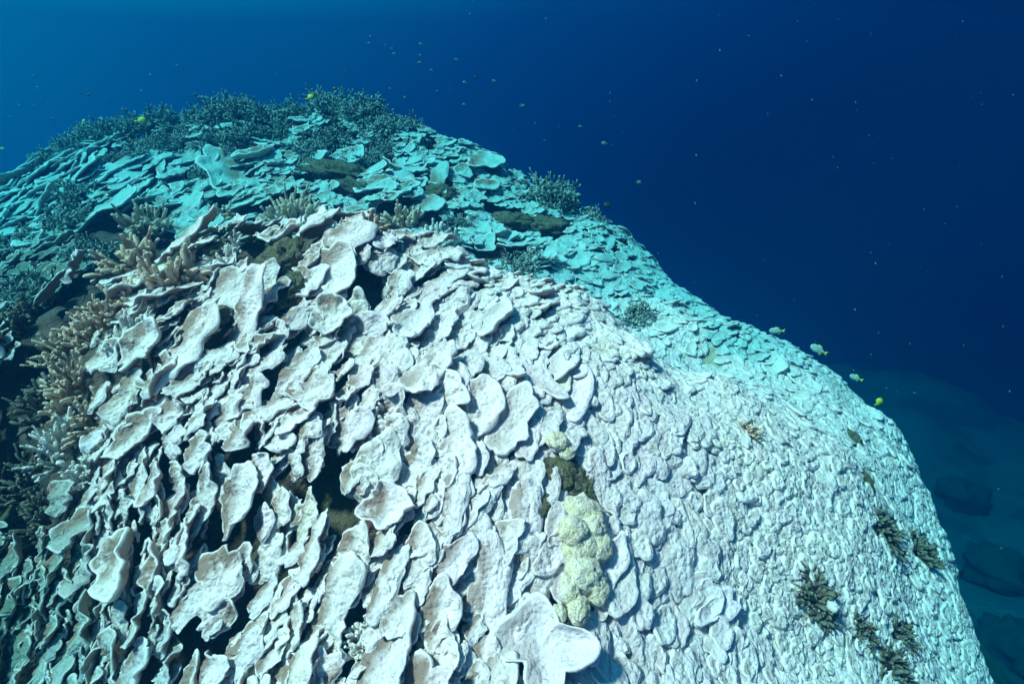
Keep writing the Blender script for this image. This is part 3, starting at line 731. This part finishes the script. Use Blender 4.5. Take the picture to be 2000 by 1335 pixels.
def branch_mesh(kind, seed):
    """one branch with forks, unit length about 1 along +Z"""
    g = np.random.default_rng(seed); V, Q, Tr, tip = [], [], [], []; off = 0
    fat = kind != 'bush'
    sides = 7 if fat else 5
    def grow(p, d, ln, r, level, t0):
        nonlocal off
        nst = 5 if fat else 4; pts_ = [p]; rad = [r]; dd = d.copy()
        for k in range(nst):
            dd = dd+g.normal(0, .16 if fat else .14, 3)+np.array((0, 0, .07)); dd /= np.linalg.norm(dd)
            pts_.append(pts_[-1]+dd*ln/nst); rad.append(r*(1-.22*(k+1)/nst)*(1+g.normal(0, .09)))
        v, q_, t_, tp = tube_path(pts_, rad, sides)
        V.append(v); Q.extend([tuple(x+off for x in y) for y in q_]); Tr.extend([tuple(x+off for x in y) for y in t_]); tip.extend([t0+(1-t0)*x if level == 0 else .25+.75*x for x in tp]); off += len(v)
        if level > 0:
            nf = g.integers(2, 4) if fat else g.integers(3, 6)
            for _ in range(nf):
                k = g.integers(1, nst) if fat else g.integers(1, nst+1); e = g.normal(0, 1, 3); e -= dd*(e@dd); e /= np.linalg.norm(e)
                nd_ = dd*g.uniform(.6, .95)+e*g.uniform(.5, .8); nd_ /= np.linalg.norm(nd_)
                grow(np.array(pts_[k]), nd_, ln*g.uniform(.38, .62), rad[k]*.88, level-1, .3)
    if fat: grow(np.zeros(3), np.array((0, 0, 1.)), 1., .105, 1 if seed % 3 else 2, 0)
    else: grow(np.zeros(3), np.array((0, 0, 1.)), .95, .062, 2, 0)
    V = np.concatenate(V); V = V+np.stack([vnoise(V*9+k*7.7+seed, k) for k in range(3)], -1)*.034
    me_o = build('branch', V, Q, Tr, M_TAN, attrs=[('tip', tip)])
    me = me_o.data; bpy.data.objects.remove(me_o); return me
BM = {}
for kd in ('fat', 'bush'):
    BM[kd] = [branch_mesh(kd, s) for s in range(9)]
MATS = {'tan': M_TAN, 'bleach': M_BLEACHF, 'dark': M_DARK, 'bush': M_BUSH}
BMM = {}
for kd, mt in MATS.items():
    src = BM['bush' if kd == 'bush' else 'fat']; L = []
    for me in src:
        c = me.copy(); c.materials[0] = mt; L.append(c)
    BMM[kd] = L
from mathutils import Matrix, Quaternion
def sil_at(u, v):
    """surface point under a pixel, or the nearest one below it in the picture"""
    for dv in range(0, 90, 4):
        p, d = at(u, v+dv)
        if not np.isnan(d[0]): return p[0], d[0]
    return None, None
for u, v, rp, tp, kd, nb_, lab in BR:
    off_v = rp*(.40 if kd != 'bush' else .45)
    p, d = sil_at(u, v+off_v)
    if p is None: continue
    n = normal(p[0], p[1])
    zpar, _ = zone(p[None]); gp = zpar[0, 3]
    nb_ = int(nb_*(1.45 if kd != 'bush' else 1.0)); rw = rp*d/1000*(1.0 if v > 320 and kd != 'bush' else (.95 if v > 320 else .82)); ln = rw*(1.0 if kd != 'bush' else 1.0)
    root = tag(empty('finger_coral' if kd != 'bush' else 'staghorn_bush', p-n*min(gp, .05)), lab, 'coral', 'branching corals on the reef')
    thr = (tp/2*1.12*d/1000)/(.105 if kd != 'bush' else .062)
    base_up = np.array((0, 0, 1.))*.65+n*.35
    if kd != 'bush' and u < 500 and v > 380: base_up = base_up+np.array((-.15, 0, 0))
    base_up /= np.linalg.norm(base_up)
    a1 = np.cross(base_up, (0, 1, 0)); a1 /= np.linalg.norm(a1); a2 = np.cross(base_up, a1)
    flat_slope = kd == 'dark' and u > 1400
    for i in range(nb_):
        fr = math.sqrt((i+.5)/nb_); th = i*2.39996+rng.uniform(-.3, .3)
        lean = fr*(1.05 if kd == 'bush' or flat_slope else .75)
        dv_ = base_up*math.cos(lean)+(a1*math.cos(th)+a2*math.sin(th))*math.sin(lean)
        bo = (a1*math.cos(th)+a2*math.sin(th))*fr*rw*(.55 if kd != 'bush' else .45)
        q_ = Vector((0, 0, 1)).rotation_difference(Vector(dv_)) @ Quaternion((0, 0, 1), rng.uniform(0, 6.28))
        L = ln*rng.uniform(.75, 1.2)*(.6 if flat_slope else 1)
        ob = bpy.data.objects.new('branch', BMM[kd][rng.integers(0, 9)]); COL.objects.link(ob); ob.parent = root
        sx = thr*rng.uniform(.85, 1.15) if kd != 'bush' else max(thr, L*.6)
        bp = p+bo; bz = height(bp[0], bp[1])-p[2]
        ob.location = Vector(bo+np.array((0, 0, np.clip(bz, -.08, .08))))
        ob.rotation_mode = 'QUATERNION'; ob.rotation_quaternion = q_
        s_len = L; ob.scale = (min(sx, s_len*1.5), min(sx, s_len*1.5), s_len)
print('branches', round(time.time()-T0, 1))

# ------------------------------------------------------------------ algae covered lumps and the fading yellow coral
def sphere_grid(nu, nv_):
    q = []; th = np.linspace(0, 2*np.pi, nu, endpoint=False); ph = np.linspace(0, np.pi, nv_+2)[1:-1]
    V = [np.array([[0, 0, 1.]])]
    for a in ph: V.append(np.stack([np.cos(th)*np.sin(a), np.sin(th)*np.sin(a), np.full(nu, np.cos(a))], -1))
    V.append(np.array([[0, 0, -1.]])); V = np.concatenate(V)
    for r in range(nv_-1):
        for s in range(nu): q.append((1+r*nu+s, 1+(r+1)*nu+s, 1+(r+1)*nu+(s+1) % nu, 1+r*nu+(s+1) % nu))
    tr = [(0, 1+s, 1+(s+1) % nu) for s in range(nu)]+[(len(V)-1, 1+(nv_-1)*nu+(s+1) % nu, 1+(nv_-1)*nu+s) for s in range(nu)]
    return V, q, tr
SPH = sphere_grid(36, 22); SPL = sphere_grid(16, 10)
def lump(name, p, rx, ry, rz, mat, parent=None, loc=None, rough=.22, sph=SPH, seed=0, freq=2.2):
    V, q, tr = sph; n = normal(p[0], p[1]); t, b = frames(n, RT)
    W_ = V[:, :1]*rx*t+V[:, 1:2]*ry*b+V[:, 2:]*rz*n
    k = (fbm(V*freq+seed*3.7, 3, 60)*rough+(1-2*np.abs(vnoise(V*freq*2+seed, 61)))*rough*.4)[:, None]
    return build(name, W_*(1+k), q, tr, mat, parent, loc=loc)
for i, (u, v, a, b, lab) in enumerate(AL):
    p, d = sil_at(u, v)
    if p is None: continue
    vd_ = p/np.linalg.norm(p); n = normal(p[0], p[1]); fs = max(.7, abs(n@vd_))
    zpar, _ = zone(p[None]); gp = zpar[0, 3]
    o = lump('dead_coral', p, a*d/1000*1.15, b*d/1000/fs*1.1, min(a, b)*d/1000*.6, M_ALGAE, loc=p-n*min(gp*.2, .01), seed=i, rough=.35, freq=2.6)
    tag(o, lab, 'dead coral', 'algae covered dead corals')
p0, d0 = sil_at(1125, 1075)
root = tag(empty('lobed_coral', p0), 'lumpy cream yellow fading coral below the dark olive dead coral', 'coral')
for i, (u, v, a, b) in enumerate(YL):
    p, d = sil_at(u, v); n = normal(p[0], p[1])
    lump('lobe', p, a*d/1000*1.25, b*d/1000*1.25, min(a, b)*d/1000*.75, M_YELLOW, root, loc=p-p0+n*.02, seed=40+i, rough=.16, freq=2.4)
# the white stub in the dark thicket on the slope
p, d = sil_at(1600, 1180); n = normal(p[0], p[1])
o = lump('coral_stub', p, 0.009, .013, .012, flat_mat('bare_white_skeleton', (.78, .77, .74), .8), loc=p+n*.034, seed=3, rough=.3, sph=SPL)
tag(o, 'small bright white coral stub in the middle of the dark olive thicket', 'coral')
for (u, v) in ((1480,838),):
    pass

# ------------------------------------------------------------------ fish
def fish(u, v, d, lpx, heading, kind, label, group, roll=0.):
    """heading: image-plane angle of the nose, degrees"""
    p = P(u, v, d); Lw = lpx*d/1000; a = math.radians(heading)
    f = math.cos(a)*RT+math.sin(a)*UP+FW*.15; f /= np.linalg.norm(f)
    side = -FW+f*(FW@f); side /= np.linalg.norm(side); up_ = np.cross(side, f)
    if up_@UP < 0: up_ = -up_
    side = np.cross(up_, f)
    Mx = Matrix((tuple(f), tuple(side), tuple(up_))).transposed()
    root = tag(empty('reef_fish', p), label, 'fish', group)
    root.rotation_mode = 'QUATERNION'; root.rotation_quaternion = Mx.to_quaternion()
    deep = {'snapper': .19, 'yellow': .26, 'damsel': .30, 'pale': .27}[kind]
    body = {'snapper': M_FISH_PALE, 'yellow': M_FISH_YEL, 'damsel': M_FISH_DARK, 'pale': M_FISH_OLIVE}[kind]
    fin = {'snapper': M_FISH_YEL, 'yellow': M_FISH_YEL, 'damsel': M_FISH_DARK, 'pale': M_FISH_OLIVE}[kind]
    big = lpx > 12
    ns = 14 if big else 8; sd = 12 if big else 8
    xs = np.linspace(0, 1, ns); prof = deep*np.sin(np.pi*xs**.72)**.8*(1-.0*xs)+.012
    prof[-1] = .035; th = np.arange(sd)*2*np.pi/sd
    V = np.concatenate([np.stack([np.full(sd, .5-.80*x), np.cos(th)*h*.42, np.sin(th)*h], -1) for x, h in zip(xs, prof)]); V = np.vstack([[.515, 0, 0], V])
    Q = [(1+i*sd+s, 1+(i+1)*sd+s, 1+(i+1)*sd+(s+1) % sd, 1+i*sd+(s+1) % sd) for i in range(ns-1) for s in range(sd)]
    Tr = [(0, 1+s, 1+(s+1) % sd) for s in range(sd)]
    build('body', V*Lw, Q, Tr, body, root)
    def finm(name, outline, th_=.008):
        o = np.array(outline); m = len(o); c = o.mean(0)
        V = [(c[0], th_, c[1]), (c[0], -th_, c[1])]+[(x, 0, z) for x, z in o]
        Tr = [(0, 2+i, 2+(i+1) % m) for i in range(m)]+[(1, 2+(i+1) % m, 2+i) for i in range(m)]
        build(name, np.array(V)*Lw, np.zeros((0, 4), np.int32), Tr, fin, root)
    finm('tail_fin', [(-.27, .03), (-.38, .10), (-.50, .17), (-.43, 0), (-.50, -.17), (-.38, -.10), (-.27, -.03)])
    if big:
        finm('dorsal_fin', [(.22, deep*.85), (.12, deep+.07), (-.05, deep+.05), (-.20, deep*.6+.05), (-.22, deep*.4), (0, deep*.8)])
        finm('anal_fin', [(-.02, -deep*.85), (-.10, -deep-.05), (-.22, -deep*.5-.04), (-.20, -deep*.4)])
        for s in (-1, 1):
            V, q, tr = SPL
            build('eye', V*Lw*.03+np.array((.38, s*deep*.27, deep*.22))*Lw, q, tr, M_EYE, root)
FG = 'snappers cruising beside the right outline of the reef'
fish(1518,646,2.6,30,178,'snapper','pale fish with yellow tail, uppermost along the right reef outline',FG)
fish(1600,683,2.4,36,150,'snapper','pale fish with yellow tail, tilted nose up, largest beside the slope',FG)
fish(1673,738,2.3,27,155,'snapper','pale bluish fish with yellow tail below the largest tilted one',FG)
fish(1716,785,2.2,22,40,'yellow','slim yellow fish just off the right reef outline',FG)
FY = 'yellow fish above the ridge'
fish(274,235,3.3,21,20,'yellow','bright yellow fish over the left ridge crest',FY)
fish(605,190,3.4,18,35,'yellow','greenish yellow fish by the dark bush near the summit',FY)
fish(163,238,3.5,12,80,'yellow','small yellow fish left of the bright one, nose up',FY)
fish(3,290,3.5,10,10,'yellow','yellow fish cut by the left picture edge',FY)
fish(552,216,3.8,9,10,'yellow','tiny yellow green fish in the summit bushes',FY)
smalls = [(66,150,7,'damsel'),(64,164,6,'damsel'),(72,170,6,'pale'),(75,178,6,'damsel'),(157,182,6,'damsel'),(172,185,8,'damsel'),(93,202,7,'damsel'),(37,205,6,'pale'),(66,205,5,'pale'),(104,233,9,'damsel'),
 (214,196,5,'damsel'),(208,216,5,'damsel'),(294,146,7,'pale'),(276,177,6,'pale'),(345,128,6,'pale'),(20,228,6,'pale'),(653,173,12,'damsel'),(593,132,6,'damsel'),(822,86,8,'pale'),(820,108,7,'pale'),(819,122,8,'pale'),
 (770,105,8,'pale'),(765,95,6,'pale'),(720,84,6,'pale'),(740,85,6,'damsel'),(890,116,8,'pale'),(895,118,6,'damsel'),(908,161,10,'pale'),(928,151,9,'damsel'),(963,157,7,'pale'),(966,158,6,'pale'),(842,137,7,'pale'),(674,139,6,'damsel'),
 (907,204,8,'pale'),(1020,207,13,'pale'),(1066,37,6,'pale'),(1134,247,9,'pale'),(1092,248,9,'damsel'),(1064,275,9,'damsel'),(1181,280,13,'pale'),(1247,356,13,'pale'),(977,306,16,'damsel'),(1188,401,18,'damsel'),(1786,767,8,'pale'),(1950,955,7,'pale'),(1957,1070,7,'pale'),
 (790,190,7,'pale'),(853,178,6,'pale'),(762,173,7,'pale'),(520,200,5,'damsel'),(1876,1115,16,'damsel'),(1480,617,7,'damsel'),(1930,760,6,'damsel')]
ORD = 'leftmost,second from the left,third from the left,fourth from the left,fifth from the left,sixth from the left,seventh from the left,eighth from the left,ninth from the left,tenth from the left,eleventh from the left,twelfth from the left,thirteenth from the left,fourteenth from the left,middle,thirteenth from the right,twelfth from the right,eleventh from the right,tenth from the right,ninth from the right,eighth from the right,seventh from the right,sixth from the right,fifth from the right,fourth from the right,third from the right,second from the right,rightmost'.split(',')
def ordinal(i, n):
    if i <= 13: return ORD[i]
    k = n-i
    return 'rightmost' if k == 1 else ORD[max(0, 28-k)] if k <= 13 else 'middle'
TINY = {k: sorted([q for q in smalls if q[3] == k and q[2] < 12], key=lambda q: (q[0], q[1])) for k in ('damsel', 'pale')}
for k in TINY: print(k, len(TINY[k]))
DARKG = 'small dark damselfish in the open water above the reef'; PALEG = 'small pale green damselfish in the open water around the reef'
for i, (u, v, l, kd) in enumerate(smalls):
    dd = 3.2+1.2*((i*37) % 10)/10 if u < 1300 else 2.6
    hd_ = (i*67) % 50-25+(180 if i % 3 == 0 else 0)
    if l >= 12 and kd == 'damsel':
        lab = {653: 'round dark damselfish just above the widest ridge bush', 977: 'dark damselfish against the right ridge outline above the shelves', 1188: 'dark damselfish beside the small ridge bush on the right', 1876: 'dark fish in the shade off the lower right outline'}.get(u, '')
    elif l >= 12: lab = {1020: 'pale fish highest over the right shoulder of the ridge', 1181: 'pale green fish in open water above the round dark bush', 1247: 'small bluish fish right of the round dark bush'}.get(u, '')
    else: lab = ''
    if lab: fish(u, v, dd, l, hd_, kd, lab, None)
    elif kd == 'damsel': fish(u, v, dd, l, hd_, kd, 'tiny dark damselfish over the reef, '+ordinal(TINY[kd].index((u, v, l, kd)), len(TINY[kd]))+' of the tiny dark ones', DARKG)
    else: fish(u, v, dd, l, hd_, kd, 'tiny pale green damselfish over the reef, '+ordinal(TINY[kd].index((u, v, l, kd)), len(TINY[kd]))+' of the pale ones', PALEG)

# ------------------------------------------------------------------ sea bed far below
def make_bed_mat():
    m, t, b = new_mat('sea_bed_sand')
    n1 = noise(t, .55, 4, .6); n2 = noise(t, 3, 4, .6)
    c = mixc(t, ramp(t, n1, .50, .62), (.25, .25, .22), (.13, .13, .12)); c = mixc(t, ramp(t, n2, .45, .7, 0, .5), c, (.16, .155, .14))
    t.links.new(c, b.inputs['Base Color']); b.inputs['Roughness'].default_value = .95
    bump(t, b, n2, .15, .8); return m
M_BED = make_bed_mat()
bx = np.linspace(-9.5, 17, 141); by = np.linspace(-4, 17, 111); BX, BY = np.meshgrid(bx, by, indexing='ij')
q = np.c_[BX.ravel(), BY.ravel(), np.zeros(BX.size)]
bz = -8.2-.10*np.clip(q[:, 0], 0, 20)-.10*np.clip(q[:, 1]-3, 0, 30)+fbm(q*.4, 4, 90)*.35
q[:, 2] = bz
bed = build('seabed', q, grid_quads(141, 111), [], M_BED); tag(bed, 'dim blue sandy sea bed with dark coral patches far below the reef', 'sea bed', kind='structure')

# dark coral heads on the bed beside the reef
HEADS = [(1880,965,7.0,42,'round dark coral head in the blue below the right outline'),(1940,1110,6.4,50,'large dark coral head under the lower right outline'),(1985,1260,5.6,60,'dark coral head in the lower right corner')]
for i, (u, v, d, r, lab) in enumerate(HEADS):
    d = 1.
    for _ in range(60):
        p = P(u, v, d)
        if p[2] < -8.0-.10*max(p[0], 0)-.10*max(p[1]-3, 0): break
        d += .25
    rw = r*d/1000
    V, qd, tr = SPH
    k = (fbm(V*2.3+i*5, 4, 70)*.3)[:, None]
    W_ = V*np.array((rw*.95, rw*.95, rw*.8))*(1+k)
    tag(build('reef_boulder', W_, qd, tr, M_FARHEAD, loc=p), lab, 'coral head', 'dark coral heads on the sea bed')

# ------------------------------------------------------------------ drifting specks
V0, q0, t0_ = sphere_grid(5, 3); V0 = np.array(V0); SV, SQ, ST = [], [], []
ns = 330
for i in range(ns):
    u = rng.uniform(0, 2000); v = rng.uniform(0, 1100); 
    if rng.random() < .55: u = rng.uniform(900, 2000)
    d = rng.uniform(.7, 3.2); 
    ds = cast(np.array([u]), np.array([v]))[0]
    if not np.isnan(ds): continue
    s = (rng.uniform(.4, 1.0)**3*1.15+.16)*d/1000; st_ = rng.uniform(1, 2.6)
    dr = UP*.85+RT*-.35+rng.normal(0, .15, 3); dr /= np.linalg.norm(dr)
    W_ = V0*s; W_ = W_+np.outer(W_@dr, dr)*(st_-1)
    o = len(SV)*len(V0); SV.append(W_+P(u, v, d)); SQ += [tuple(x+o for x in y) for y in q0]; ST += [tuple(x+o for x in y) for y in t0_]
o = build('marine_snow', np.concatenate(SV), SQ, ST, flat_mat('drifting_specks', (.20, .27, .27), .8))
tag(o, 'white specks drifting in the dark blue open water', 'marine snow', kind='stuff')

# ------------------------------------------------------------------ the water itself
def water_box():
    x0, x1, y0, y1, z0, z1 = -10, 17.5, -4.5, 17.5, -14, .65
    V = [(x, y, z) for x in (x0, x1) for y in (y0, y1) for z in (z0, z1)]
    Q = [(0, 1, 3, 2), (4, 6, 7, 5), (0, 4, 5, 1), (2, 3, 7, 6), (0, 2, 6, 4), (1, 5, 7, 3)]
    m = bpy.data.materials.new('sea_water_haze'); m.use_nodes = True; t = m.node_tree; t.nodes.clear()
    o = t.nodes.new('ShaderNodeOutputMaterial'); pv_ = t.nodes.new('ShaderNodeVolumePrincipled')
    pv_.inputs['Color'].default_value = (*WATER_SCATTER, 1); pv_.inputs['Density'].default_value = WATER_DENSITY
    pv_.inputs['Absorption Color'].default_value = (*WATER_ABSORB, 1); pv_.inputs['Anisotropy'].default_value = .78
    t.links.new(pv_.outputs[0], o.inputs['Volume'])
    ob = build('haze', np.array(V), Q, [], m)
    for p_ in ob.data.polygons: p_.use_smooth = False
    tag(ob, 'blue sea water that fades the far reef to turquoise', 'water', kind='stuff')
water_box()
print('script done', round(time.time()-T0, 1))
